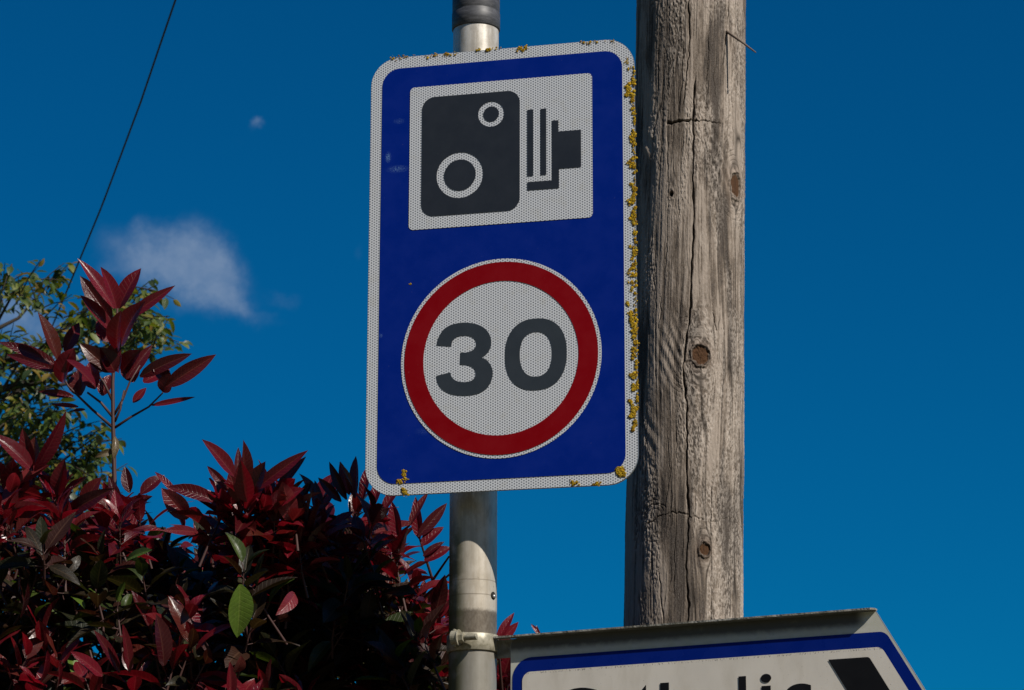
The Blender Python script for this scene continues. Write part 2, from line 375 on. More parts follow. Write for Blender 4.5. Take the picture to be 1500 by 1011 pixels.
# ------------------------------------------------------------------ steel post
def mat_steel():
    M = mat('galvanised_steel', (.72, .70, .67), .4, .0, .4); t = NT(M); co = t.coord(); x = t.sep(co)
    n = t.noise(co, 40, 6, .6); st = t.noise(t.scale(co, (60, 60, 4)), 3, 4); sp_ = t.noise(co, 260, 3)
    c = t.mix(t.smooth(n, .35, .7), (.66, .61, .53), (.80, .755, .685))
    zr = lambda y: float(np.interp(0, [0], [0]) + POSTZ(y))
    z = x[2]
    sf = t.noise(t.scale(co, (1, 1, .5)), 330, 4, .65); wob = t.math('ADD', z, t.math('MULTIPLY', t.math('SUBTRACT', sf, .5), .010)); wob2 = t.math('ADD', z, t.math('MULTIPLY', t.math('SUBTRACT', n, .5), .004))
    # yellowed band under the sign, grimy band where an old clip sat, duller zinc below the clamp
    mot = t.noise(t.scale(co, (1, 1, .35)), 70, 7, .68); c = t.mix(t.math('MULTIPLY', t.smooth(mot, .42, .66), .62), c, (.36, .30, .225)); c = t.mix(t.math('MULTIPLY', t.smooth(st, .42, .75), .5), c, (.34, .295, .235))
    yel = t.math('MULTIPLY', t.smooth(z, zr(790), zr(830)), 1.0)
    c = t.mix(t.math('MULTIPLY', t.math('MULTIPLY', t.smooth(z, zr(700), zr(850)), t.smooth(z, zr(960), zr(900))), .55), c, (.52, .44, .33))
    grime = t.math('MULTIPLY', t.smooth(wob, zr(889), zr(896)), t.smooth(z, zr(958), zr(952)))
    gn = t.math('ADD', t.math('MULTIPLY', t.math('ADD', sf, n), .5), .36, clamp=True)
    c = t.mix(t.math('MULTIPLY', grime, gn), c, (.12, .095, .07))
    for yy in (849, 870):
        ln = t.math('MULTIPLY', t.smooth(wob2, zr(yy - 1.3), zr(yy)), t.smooth(wob2, zr(yy + 1.3), zr(yy)))
        c = t.mix(t.math('MULTIPLY', ln, t.math('ADD', n, .1)), c, (.17, .13, .09))
    low = t.smooth(z, zr(950), zr(958)); c = t.mix(t.math('MULTIPLY', low, .85), c, (.24, .225, .19))
    alg = t.math('MULTIPLY', t.math('MULTIPLY', t.smooth(x[0], -.006, -.024), t.smooth(z, zr(720), zr(800))), t.smooth(n, .25, .55))
    c = t.mix(t.math('MULTIPLY', alg, .9), c, (.12, .115, .05))
    c = t.mix(t.math('MULTIPLY', t.smooth(sp_, .69, .74), .5), c, (.2, .17, .13))
    t.base(c); t.link(t.math('ADD', t.math('MULTIPLY', n, .25), .27), t.b.inputs['Roughness']); t.b.inputs['Metallic'].default_value = .32
    t.bump(t.math('ADD', n, t.math('MULTIPLY', sp_, .4)), .12, .001); return M
def pz(y): return at(694, y, PY - POLE_R * .9)[2]
def POSTZ(y): return pz(y)
post = empty('sign_post', (PX, PY, 0))
tag(post, 'round galvanised steel post with a dark grey cap carrying both signs', 'post')
def lathe(prof, n=64, cx=PX, cy=PY):
    V = []; Fc = []
    for r, z in prof:
        for k in range(n): V.append((cx + r * math.cos(2 * PI * k / n), cy + r * math.sin(2 * PI * k / n), z))
    for i in range(len(prof) - 1):
        for k in range(n): Fc.append((i * n + k, i * n + (k + 1) % n, (i + 1) * n + (k + 1) % n, (i + 1) * n + k))
    return V, Fc
zs = np.linspace(0, pz(10), 60)
V, Fc = lathe([(POLE_R, z) for z in zs]); mk('tube', V, Fc, mat_steel(), post)
def mat_cap():
    M = mat('grey_plastic_cap', (.045, .045, .05), .5); t = NT(M); co = t.coord(); n = t.noise(t.scale(co, (30, 30, 120)), 2, 6, .7)
    t.base(t.mix(t.smooth(n, .35, .8), (.045, .046, .05), (.12, .12, .13))); t.bump(n, .08, .001); return M
zc = pz(35); CR = POLE_R * 1.06
V, Fc = lathe([(POLE_R - .001, zc + .0), (CR - .0015, zc), (CR, zc + .0015), (CR, zc + .026), (CR - .0012, zc + .0275), (CR - .0005, zc + .029), (CR - .0005, zc + .05), (CR - .004, zc + .056), (.012, zc + .060), (.0001, zc + .0605)])
mk('cap', V, Fc, mat_cap(), post)
# plug hole with a bolt at the right
hp = on_plane(723.5, 872.5, np.array([PX, PY - POLE_R * .55, 2]), np.array([0, -1., 0])); hd = np.array([hp[0] - PX, hp[1] - PY, 0]); hd /= np.linalg.norm(hd)
hq = np.array([PX, PY, hp[2]]) + hd * POLE_R
b = MB(); b.tube([hq - hd * .003, hq + hd * .0006, hq + hd * .0012], [.0056, .0056, .0048], 20); b.build('drill_hole', mat('hole_dark', (.012, .01, .008), .9), post)
b = MB(); b.tube([hq - hd * .001 - E2 * .001, hq + hd * .003 - E2 * .0015], [.0028, .0024], 10); b.build('plug', M_alu, post)

# ------------------------------------------------------------------ direction sign
def slope_for(yaw):
    p = on_plane(1010, 912, D0, np.array([-math.sin(yaw), -math.cos(yaw), 0])); e = np.array([math.cos(yaw), -math.sin(yaw), 0]) * .02
    a = proj(np.array([p - e, p + e])); return (a[1, 1] - a[0, 1]) / (a[1, 0] - a[0, 0])
D0 = at(728, 935, PY - .012)
lo, hi = 0., 1.2
for _ in range(50):
    md = (lo + hi) / 2
    if slope_for(md) > -.0766: lo = md
    else: hi = md
DY = (lo + hi) / 2
print('direction sign yaw', math.degrees(DY))
G1 = np.array([math.cos(DY), -math.sin(DY), 0]); GN = np.array([-math.sin(DY), -math.cos(DY), 0])
def d_uv(x, y): q = on_plane(x, y, D0, GN) - D0; return np.array([q @ G1, q @ E2])
def d_pt(uv, d=0.): return D0 + G1 * uv[0] + E2 * uv[1] + GN * d
ds = empty('direction_sign', d_pt((.3, -.3)))
tag(ds, 'white arrow shaped direction sign with blue border and black lettering clamped low on the post', 'road sign')
top = d_uv(1283, 895)[1]; ur = d_uv(1283, 897)[0]; dn = d_uv(1357, 1013)
sl = (dn[0] - ur) / (top - dn[1])                # run per fall of the pointed end
HH = .30; ul = d_uv(748, 950)[0]
vb = top - HH; vm = top - HH / 2; tip = ur + sl * HH / 2
def offs(t):                                   # arrow outline inset by t
    k = t * math.sqrt(1 + sl * sl)
    return [(ul + t, top - t), (ur - k + t * sl, top - t), (tip - k, vm), (ur - k + t * sl, vb + t), (ul + t, vb + t)]
def rounded(P, rad, n=8):
    out = []; N = len(P)
    for i in range(N):
        p = np.array(P[i]); a = np.array(P[i - 1]) - p; c = np.array(P[(i + 1) % N]) - p
        la, lc = np.linalg.norm(a), np.linalg.norm(c); a /= la; c /= lc
        th = math.acos(max(-1, min(1, a @ c))); r = rad[i] if isinstance(rad, (list, tuple)) else rad
        if r <= 0: out.append(tuple(p)); continue
        d = r / math.tan(th / 2); cc = p + (a + c) / np.linalg.norm(a + c) * (r / math.sin(th / 2))
        s0 = p + a * d - cc; s1 = p + c * d - cc
        for k in range(n + 1):
            t = k / n; om = PI - th
            v = (s0 * math.sin((1 - t) * om) + s1 * math.sin(t * om)) / math.sin(om); out.append(tuple(cc + v))
    return out
def mat_dirty_white(name, base, streak):
    M = mat(name, base, .45, spec=.4); t = NT(M); uv = t.coord('UV'); x = t.sep(uv)
    n = t.noise(t.scale(uv, (1, .35, 1)), 30, 6, .6); sp_ = t.noise(uv, 420, 3, .5); n2 = t.noise(uv, 9, 4)
    c = t.mix(t.math('MULTIPLY', t.smooth(n, .42, .75), .5), base, streak)
    c = t.mix(t.math('MULTIPLY', t.smooth(n2, .45, .7), .35), c, tuple(q * .8 for q in base))
    # a row of dark specks just inside the top border
    c = t.mix(t.math('MULTIPLY', t.smooth(sp_, .70, .74), .75), c, (.06, .05, .045))
    v = x[1]; row = t.math('MULTIPLY', t.smooth(v, top - .0535, top - .0512), t.smooth(v, top - .0480, top - .0503))
    rn = t.noise(t.scale(uv, (1, .5, 1)), 620, 2); c = t.mix(t.math('MULTIPLY', row, t.math('MULTIPLY', t.smooth(rn, .52, .66), .7)), c, (.05, .045, .04))
    t.base(c); t.bump(n, .1, .001); return M
M_dw = mat_dirty_white('weathered_white', (.84, .775, .685), (.60, .535, .44))
M_edge = mat_dirty_white('border_white', (.62, .61, .56), (.35, .34, .26))
plate('plate', rounded(offs(0), [.01, 0, .01, .01, .01]), .0025, M_alu, ds, d_pt)
def mat_border():
    M = mat('grime_shade_edge', (.6, .59, .53), .5); t = NT(M); uv = t.coord('UV'); x = t.sep(uv); n = t.noise(uv, 70, 5, .6)
    dz_ = t.math('ADD', x[1], t.math('MULTIPLY', t.math('SUBTRACT', n, .5), .008))
    g = t.math('MULTIPLY', t.smooth(dz_, top - .024, top - .012), t.smooth(x[0], ur - .010, ur - .03))  # dark band along the top: dirt with the flange's shade painted in
    c = t.mix(t.smooth(n, .4, .7), (.60, .59, .50), (.66, .65, .60)); c = t.mix(t.math('MULTIPLY', g, .9), c, (.035, .03, .024)); 
    c = t.mix(t.math('MULTIPLY', t.smooth(n, .6, .75), .35), c, (.22, .22, .12)); t.base(c); return M
sheet('white_edge', rounded(offs(.0006), [.0095, .001, .01, .01, .01]), .0006, mat_border(), ds, d_pt)
tb = (d_uv(1200, 897 + 6)[1] - d_uv(1200, 936)[1])
BT = .0285; BS = .0035                          # wide white strip at the top, narrow at the sides
kk = math.sqrt(1 + sl * sl)
def arrow(ts, tt):                              # inset `ts` at the sides and `tt` at top and bottom
    k = ts * kk
    return [(ul + ts, top - tt), (ur + sl * tt - k, top - tt), (tip - k, vm), (ur + sl * tt - k, vb + tt), (ul + ts, vb + tt)]
sheet('blue_border', rounded(arrow(.0035, BT), [.030, .016, .012, .016, .03]), .0012, M_blue, ds, d_pt)
sheet('white_panel', rounded(arrow(.0190, BT + .0205), [.013, .013, .006, .013, .013]), .0018, M_dw, ds, d_pt)
# black arrow
M_blk = film('black_lettering', (.008, .008, .010), .5)
a0 = d_uv(1214, 966); a1 = d_uv(1274, 963.5); vt = (a0[1] + a1[1]) / 2
wv = a1[0] - a0[0]; dv = vt - vm
sheet('arrow', rounded([(a0[0], vt), (a0[0] + wv, vt), (a0[0] + wv + sl * dv, vm), (a0[0] + wv, vm - dv), (a0[0], vm - dv), (a0[0] + sl * dv, vm)], [.0004, .006, .001, .006, .0004, .001]), .0024, M_blk, ds, d_pt)
# lettering
def glyph(ch):
    cu = bpy.data.curves.new('tmp', 'FONT'); cu.body = ch; cu.size = 1; cu.offset = .016; cu.resolution_u = 8
    ob = bpy.data.objects.new('tmp', cu); C.objects.link(ob); bpy.context.view_layer.update()
    me = bpy.data.meshes.new_from_object(ob.evaluated_get(bpy.context.evaluated_depsgraph_get()))
    v = [(q.co.x, q.co.y) for q in me.vertices]; f = [tuple(p.vertices) for p in me.polygons]
    bpy.data.objects.remove(ob); bpy.data.curves.remove(cu); bpy.data.meshes.remove(me); return v, f
vl = d_uv(1088, 985)[1]                         # top of the l
LV = []; LF = []; em = .080
capTop = d_uv(843, 1004.5)[1]
base_v = vl - em * .757
for ch, xa, xb, yt in [('C', 812, 876, 1008.3), ('a', 882, 928, None), ('t', 931, 961, 1003.5), ('h', 968, 1012, 999.5), ('o', 1018, 1067, None), ('l', 1083, 1094, 991), ('i', 1115.5, 1131, 987.5), ('c', 1148, 1190, 1002)]:
    v, f = glyph(ch); xs = [p[0] for p in v]; x0, x1 = min(xs), max(xs); ua, ub = d_uv(xa, 1010)[0], d_uv(xb, 1010)[0]
    k = (ub - ua) / (x1 - x0); bse = len(LV); ky = em if yt is None else (d_uv((xa + xb) / 2, yt)[1] - base_v) / max(p[1] for p in v)
    LV += [(ua + (p[0] - x0) * k, base_v + p[1] * ky) for p in v]; LF += [tuple(i + bse for i in q) for q in f]
nrm = [q if ((LV[q[1]][0] - LV[q[0]][0]) * (LV[q[2]][1] - LV[q[0]][1]) - (LV[q[1]][1] - LV[q[0]][1]) * (LV[q[2]][0] - LV[q[0]][0])) > 0 else q[::-1] for q in LF]
mk('lettering', [d_pt(p, .0024) for p in LV], nrm, M_blk, ds, False, uv=LV)
# folded top flange, running back to the post
M_fl = mat_ground('weathered_flange', (.34, .33, .30), (.16, .15, .12), 60)
FD = .0125
b = MB(); pl = d_uv(722, 935)[0]
for (d0_, d1_, v0, v1) in ((-.0025, FD, top + .0004, top + .0028),):
    Q = [(pl, d0_), (ur + .001, d0_), (ur + .001, d1_ - .006), (ur - .004, d1_), (pl, d1_)]
    V = [d_pt((u, v0), d) for u, d in Q] + [d_pt((u, v1), d) for u, d in Q]; n = len(Q)
    b.add(V, [tuple(range(n)), tuple(range(2 * n - 1, n - 1, -1))] + [(i, n + i, n + (i + 1) % n, (i + 1) % n) for i in range(n)])
b.build('top_flange', M_fl, ds, False)
b = MB(); Q = [(pl, top), (ul + .02, top), (ul + .02, top - .026), (pl, top - .026)]
V = [d_pt(q, -.0028) for q in Q] + [d_pt(q, -.006) for q in Q]; b.add(V, [(0, 1, 2, 3), (7, 6, 5, 4), (0, 4, 5, 1), (1, 5, 6, 2), (2, 6, 7, 3), (3, 7, 4, 0)])
b.build('mounting_rail', M_fl, ds, False)
# clamp round the post with its bolt
def mat_zinc():
    M = mat('zinc_clamp', (.62, .58, .48), .45, .2); t = NT(M); n = t.noise(t.coord(), 120, 5); t.base(t.mix(t.smooth(n, .35, .7), (.40, .365, .28), (.22, .20, .14))); t.bump(n, .15, .001); return M
M_zn = mat_zinc()
c0z, c1z = pz(952), pz(927)
V, Fc = lathe([(POLE_R + .0002, c0z), (POLE_R + .0022, c0z), (POLE_R + .0028, c0z + .0006), (POLE_R + .0028, c1z - .0006), (POLE_R + .0022, c1z), (POLE_R + .0002, c1z)])
cl = mk('clamp_band', V, Fc, M_zn, ds)
zb = pz(936)
bd = np.array([math.cos(R(24)), -math.sin(R(24)) , .0]); bd = np.array([.93, -.36, .0]); bd /= np.linalg.norm(bd)
bc = np.array([at(672, 936, PY - POLE_R - .006)[0], PY - POLE_R - .006, zb])
perp = np.cross(bd, E2)
b = MB(); b.box(bc + np.array([-.003, .009, 0]), bd * .0018, perp * .011, E2 * .0125); bevel(b.build('clamp_lug', M_zn, cl, False), .001)
b = MB(); b.tube([bc - bd * .010, bc - bd * .0005], [.0105, .0105], 24); b.tube([bc - bd * .0005, bc + bd * .0012], [.0118, .0118], 24); bevel(b.build('washer', M_zn, cl, False), .0005)
b = MB(); b.tube([bc + bd * .0012, bc + bd * .0085], [.0082, .0082], 6); bevel(b.build('nut', M_zn, cl, False), .0008)
b = MB(); k = 40; pts = [bc + bd * (.0085 + .019 * i / k) for i in range(k + 1)]; b.tube(pts, [.0042 + (.0004 if i % 2 else 0) for i in range(k)] + [.0034], 14); b.build('bolt', M_zn, cl)

# ------------------------------------------------------------------ wooden utility pole
WD = 4.95
def vnoise(x, y, sx, sy, seed, per=None):
    """value noise on a grid; x wraps with period `per` cells"""
    g = np.random.default_rng(seed); gx = per or 512; tab = g.random((gx, 1024))
    X, Y = x * sx, y * sy; xi = np.floor(X).astype(int); yi = np.floor(Y).astype(int); fx, fy = X - xi, Y - yi
    fx = fx * fx * (3 - 2 * fx); fy = fy * fy * (3 - 2 * fy)
    a = tab[xi % gx, yi % 1024]; b_ = tab[(xi + 1) % gx, yi % 1024]; c = tab[xi % gx, (yi + 1) % 1024]; d = tab[(xi + 1) % gx, (yi + 1) % 1024]
    return (a * (1 - fx) + b_ * fx) * (1 - fy) + (c * (1 - fx) + d * fx) * fy
def fbm(x, y, sx, sy, seed, o=4):
    s = 0; a = 1; t = 0
    for i in range(o): s = s + a * vnoise(x, y, sx * 2 ** i, sy * 2 ** i, seed + i * 17); t += a; a *= .55
    return s / t
ax0, ax1 = at(1012.5, 0, WD), at(999.5, 1011, WD)
dist0, dist1 = (ax0 - O) @ FWD, (ax1 - O) @ FWD
rad0, rad1 = 79.5 / F * dist0, 87.5 / F * dist1
AX = (ax0 - ax1) / np.linalg.norm(ax0 - ax1); LEN = np.linalg.norm(ax0 - ax1)
h_g = -(ax1[2]) / AX[2]                       # distance down the axis to the ground
hs = np.concatenate([np.linspace(h_g - .3, -.06, 40), np.linspace(-.05, LEN + .05, 1150), np.linspace(LEN + .06, LEN + 4.0, 40)])
NT_ = 560
# finer towards the viewer
tt = np.linspace(-PI, PI, NT_, endpoint=False); th = tt - .55 * np.sin(tt)
TH, HZ = np.meshgrid(th, hs)                  # theta 0 faces the camera, + to the right
RAD = rad1 + (rad0 - rad1) * HZ / LEN
# image position -> (theta, h); the view is steep enough that h follows y
ys_ = np.linspace(-60, 1080, 60)
def to_th_h(x, y):
    cx = 1012.5 - 13 * y / 1011; hw = 79.5 + 8 * y / 1011
    t = math.asin(max(-.98, min(.98, (x - cx) / hw)))
    r = rad1 + (rad0 - rad1) * (1 - y / 1011)
    q = at(x, y, WD - r * math.cos(t)); return t, (q - ax1) @ AX
ARC = TH * .101                                # metres round the pole
PSI = ARC.copy(); knot_d = []
knots = [(1021, 520, .0155, 1.15), (1073, 272, .0150, 1.6), (1027, 805, .0095, 1.25), (980, 284, .0045, 1.1)]
for (x, y, a, el) in knots:
    t, h = to_th_h(x, y); ds_ = ARC - t * .101; dz_ = (HZ - h)
    rr2 = ds_ ** 2 + (dz_ / 2.6) ** 2; aa = (a * 1.5) ** 2
    PSI = PSI - ds_ * aa / (rr2 + aa * .35) * .9
    knot_d.append(np.sqrt(ds_ ** 2 + (dz_ / el) ** 2) / a)
swirl = (fbm(ARC, HZ, 14, 3, 5, 3) - .5)
PSI = PSI + swirl * .010
g_f = fbm(PSI + 3, HZ + 5, 420, 10, 21, 3); g_m = fbm(PSI + 3, HZ + 5, 130, 5, 33, 3); g_l = fbm(ARC + 3, HZ + 5, 22, 7, 51, 4)
crust = fbm(PSI + 9, HZ + 5, 560, 210, 61, 4); area = fbm(PSI + 3, HZ + 7, 42, 7, 71, 5)
rings = np.abs(((PSI * 150 + (g_l - .5) * 2) % 1) - .5) * 2
disp = (g_f - .5) * .0009 + (g_m - .5) * .0014 + (g_l - .5) * .0030
flake = np.clip((area - .46 + .10 * np.sin(TH * .9)) * 6, 0, 1) * np.clip((crust - .38) * 4.5, 0, 1)
disp += flake * .0009 + (crust - .5) * .0008
# long drying checks following the grain
checks = np.zeros_like(ARC)
c1 = np.abs(vnoise(PSI + 3, HZ + 4, 70, 2.3, 91) - .5); c2 = vnoise(PSI + 3, HZ + 4, 40, 3.2, 97); c3 = np.abs(vnoise(PSI + 3, HZ + 4, 150, 5, 191) - .5); c4 = vnoise(PSI + 3, HZ + 4, 60, 7, 197)
checks = np.maximum(np.clip(1 - c1 / .028, 0, 1) * np.clip((c2 - .48) * 6, 0, 1), .75 * np.clip(1 - c3 / .035, 0, 1) * np.clip((c4 - .58) * 6, 0, 1))
disp -= checks * .0010
def crack(pts, wdt, depth, jag=.0012, seed=1):
    global disp, checks
    P = [to_th_h(x, y) for x, y in pts]; hh = np.array([p[1] for p in P])[::-1]; aa = np.array([p[0] * .101 for p in P])[::-1]
    wdt = wdt * 1.4; cen = np.interp(HZ, hh, aa) + (vnoise(HZ * 0, HZ + 3, 1, 90, seed) - .5) * jag * 2 + (vnoise(HZ * 0, HZ + 3, 1, 22, seed + 3) - .5) * jag * 3
    wv_ = wdt * (.45 + .9 * vnoise(HZ * 0, HZ + 2, 1, 45, seed + 9))
    taper = np.clip((HZ - hh[0]) / .03, 0, 1) * np.clip((hh[-1] - HZ) / .03, 0, 1)
    wv_ = wv_ * np.clip(taper * 1.2, .01, 1)
    k = np.clip(1.25 - np.abs(ARC - cen) / wv_, 0, 1) * (taper > 0)
    disp -= k * depth; checks = np.maximum(checks, k)
crack([(1006, -60), (1005, 30), (1004, 70), (1000, 130), (996, 160)], .0010, .006, seed=3)
crack([(1013, 110), (1012, 180), (1010, 330), (1009, 400), (1007, 450), (998, 505), (996, 540), (1002, 590), (1003, 700), (1004, 760), (1000, 830), (1003, 900), (1002, 1060)], .0014, .008, seed=5)
crack([(996, 60), (994, 130), (991, 175)], .0007, .004, seed=7)
crack([(1034, 45), (1031, 120), (1028, 178)], .0006, .003, seed=9)
crack([(1065, -40), (1063, 20), (1058, 60), (1055, 110)], .0008, .004, seed=11)
crack([(1073, -30), (1070, 60), (1066, 130), (1070, 230)], .0006, .003, seed=12)
crack([(1038, 700), (1036, 840), (1037, 960)], .0006, .003, seed=15)
crack([(1064, 380), (1065, 420), (1066, 432)], .0008, .005, seed=17)
crack([(1039, 445), (1042, 475), (1046, 488)], .0011, .005, seed=19)
crack([(958, 380), (956, 500), (957, 560)], .0007, .003, seed=21)
crack([(974, 160), (976, 260), (972, 400)], .0006, .003, seed=23)
crack([(960, 830), (965, 880), (972, 960)], .0007, .004, seed=25)
crack([(985, 720), (984, 800), (982, 880)], .0005, .003, seed=27)
crack([(1066, 640), (1065, 760), (1068, 900)], .0005, .003, seed=29)
for i in range(46):                            # short hairline checks
    x = rng.uniform(938, 1082); y = rng.uniform(-20, 980); l = rng.uniform(25, 130)
    crack([(x, y), (x + rng.normal(0, 1.5), y + l / 2), (x + rng.normal(0, 2.5), y + l)], rng.uniform(.0003, .0006), rng.uniform(.0015, .003), seed=40 + i)
def gash(pts, wdt, depth, seed=2, st=1.):             # across the grain
    global disp, checks
    P = [to_th_h(x, y) for x, y in pts]; aa = np.array([p[0] * .101 for p in P]); hh = np.array([p[1] for p in P])
    cen = np.interp(ARC, aa, hh) + (vnoise(ARC + 1, ARC * 0, 260, 1, seed) - .5) * .004
    wv_ = wdt * (.4 + vnoise(ARC + 1, ARC * 0, 120, 1, seed + 4)); ins = (ARC > aa[0]) & (ARC < aa[-1])
    k = np.clip(1.3 - np.abs(HZ - cen) / wv_, 0, 1) * ins; disp -= k * depth; checks = np.maximum(checks, k * st)
gash([(973, 181), (985, 179), (1003, 177), (1016, 176)], .0024, .006)
gash([(1014, 177), (1030, 177), (1052, 181)], .0010, .003, 5)
gash([(938, 780), (945, 768), (965, 755), (980, 751), (1000, 752), (1008, 757)], .0010, .0025, 8, .6)
gash([(940, 760), (950, 740), (966, 738), (972, 743)], .0008, .002, 12, .6)
gash([(1012, 757), (1040, 764), (1065, 758), (1086, 778)], .0007, .002, 14, .45)
# ripples of curled grain below the upper knot and beside the middle one
for (x, y, rx, ry, fr, amp) in [(1050, 235, .035, .07, 330, .0012), (985, 520, .03, .06, 420, .0008), (945, 225, .012, .05, 240, .0022), (950, 640, .02, .05, 300, .0006)]:
    t, h = to_th_h(x, y); dx_ = (ARC - t * .101); dy_ = (HZ - h); g = np.exp(-(dx_ / rx) ** 2 - (dy_ / ry) ** 2)
    disp += g * np.sin((dy_ * .55 + dx_ * 1.0 + swirl * .03) * fr) * amp
for (x, y, r0_, r1_, el, fr, sgn) in [(1002, 524, .020, .050, 1.5, 190, -1), (1073, 272, .02, .045, 1.5, 170, 0), (1027, 805, .012, .03, 1.4, 200, 0), (955, 760, .012, .035, 1.2, 160, 0)]:
    t, h = to_th_h(x, y); dx_ = ARC - t * .101; dy_ = HZ - h; dd_ = np.sqrt(dx_ ** 2 + (dy_ / el) ** 2) + (swirl + .3 * (crust - .5)) * .008
    ln_ = np.clip(1 - np.abs(((dd_ * fr) % 1) - .5) / .16, 0, 1) * ((dd_ > r0_) & (dd_ < r1_)) * np.clip((fbm(ARC + 2, HZ + 2, 55, 40, 141, 2) - .40) * 5, 0, 1)
    if sgn: ln_ = ln_ * (dx_ * sgn > 0)
    checks = np.maximum(checks, ln_ * .62); disp -= ln_ * .0010
knot_in = np.zeros_like(ARC); halo = np.zeros_like(ARC)
for (kd, (x, y, a, el)) in zip(knot_d, knots):
    kd = kd + (fbm(ARC, HZ, 160, 160, 5, 2) - .5) * .35
    ins = np.clip((1.0 - kd) * 6, 0, 1); rim = np.exp(-((kd - 1.12) / .16) ** 2)
    big = a > .006
    disp += (-ins * (.0010 if big else .008)) + rim * (.003 if big else 0); halo = np.maximum(halo, np.exp(-np.clip(kd - 1, 0, 9) ** 2 / .6) * (kd > 1))
    if big: knot_in = np.maximum(knot_in, ins); checks = np.maximum(checks, np.exp(-((kd - 1.0) / .07) ** 2) * .8)
    else: checks = np.maximum(checks, ins)
rr_ = RAD + disp
xax = np.cross(AX, [0, -1., 0]); xax = -xax / np.linalg.norm(xax); 
if xax[0] < 0: xax = -xax
fax = np.cross(AX, xax); fax = fax if fax[1] < 0 else -fax
P = ax1[None, None, :] + AX * HZ[..., None] + (xax * np.sin(TH)[..., None] + fax * np.cos(TH)[..., None]) * rr_[..., None]
nr, nc = TH.shape; idx = np.arange(nr * nc).reshape(nr, nc)
FQ = np.stack([idx[:-1], np.roll(idx, -1, 1)[:-1], np.roll(idx, -1, 1)[1:], idx[1:]], -1).reshape(-1, 4)
pole_base = ax1 + AX * h_g
wood = empty('utility_pole', pole_base)
tag(wood, 'thick weathered wooden utility pole with knots and long cracks behind the signs', 'utility pole')
def mat_wood():
    M = mat('weathered_wood', (.3, .25, .2), .85, spec=.2); t = NT(M)
    A = lambda n: t.new('ShaderNodeAttribute', attribute_name=n).outputs['Fac']
    co = t.coord(); n = t.noise(co, 900, 3, .6); n2 = t.noise(t.scale(co, (300, 300, 18)), 2, 4, .6)
    c = t.ramp(A('grain'), [(0.12, (.027, .018, .013)), (.36, (.090, .066, .048)), (.58, (.178, .138, .105)), (.9, (.37, .305, .25))])
    c = t.mix(A('patch'), c, (.52, .45, .385))
    c = t.mix(t.math('MULTIPLY', t.smooth(n2, .35, .75), .45), c, (.10, .08, .064))
    c = t.mix(t.math('MULTIPLY', t.smooth(n, .35, .75), .30), c, (.40, .36, .32))
    c = t.mix(t.math('MULTIPLY', A('halo'), .35), c, (.15, .10, .07))
    c = t.mix(A('knot'), c, t.mix(n2, (.030, .015, .008), (.120, .058, .026)))
    c = t.mix(t.math('MULTIPLY', A('check'), .92), c, (.022, .017, .013))
    t.base(c); t.bump(t.math('ADD', t.math('MULTIPLY', n, .6), n2), .5, .0012); return M
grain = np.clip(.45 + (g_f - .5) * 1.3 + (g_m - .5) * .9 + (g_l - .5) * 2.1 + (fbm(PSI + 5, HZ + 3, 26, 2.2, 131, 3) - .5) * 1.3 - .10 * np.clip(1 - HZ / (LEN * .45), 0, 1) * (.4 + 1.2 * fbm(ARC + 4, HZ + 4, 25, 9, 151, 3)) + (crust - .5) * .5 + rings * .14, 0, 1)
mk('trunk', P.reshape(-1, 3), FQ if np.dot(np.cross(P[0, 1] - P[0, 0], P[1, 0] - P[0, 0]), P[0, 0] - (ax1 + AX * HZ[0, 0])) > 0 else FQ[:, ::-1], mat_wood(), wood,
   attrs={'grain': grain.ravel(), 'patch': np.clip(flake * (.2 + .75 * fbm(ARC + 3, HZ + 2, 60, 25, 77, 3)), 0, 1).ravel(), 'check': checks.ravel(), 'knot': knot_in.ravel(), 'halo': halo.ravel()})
b = MB(); p0 = at(1064, 46, WD - rad0 * .80); p1 = at(1107, 77, WD - rad0 * 1.25)
b.tube([p0, p0 * .5 + p1 * .5 + np.array([0, 0, .001]), p1], [.0026, .0021, .0012], 6); b.build('splinter', mat('splinter_wood', (.16, .12, .09), .9), wood)

# ------------------------------------------------------------------ overhead wire
b = MB(); pts = []
wa = at(292, -95, 9.0); wb = at(-40, 795, 30.0); 
for i in range(41):
    t = i / 40; q = wa + (wb - wa) * t; pts.append(q)
# keep its line on the one seen: sample along the sight lines with depth growing
pts = []
for i in range(41):
    t = i / 40; y = -95 + t * 890; x = np.interp(y, [-95, 0, 60, 150, 300, 460, 560, 800], [290, 257, 236.5, 206, 150, 84, 43, -55]); pts.append(at(x, y, 1 / (1 / 9. + t * (1 / 16. - 1 / 9.))))
b.tube(pts, [.0036] * 41, 8); tag(b.build('overhead_wire', mat('black_cable', (.02, .02, .022), .6), None, origin=pts[-1]), 'thin dark wire slanting down through the sky at the left', 'wire')

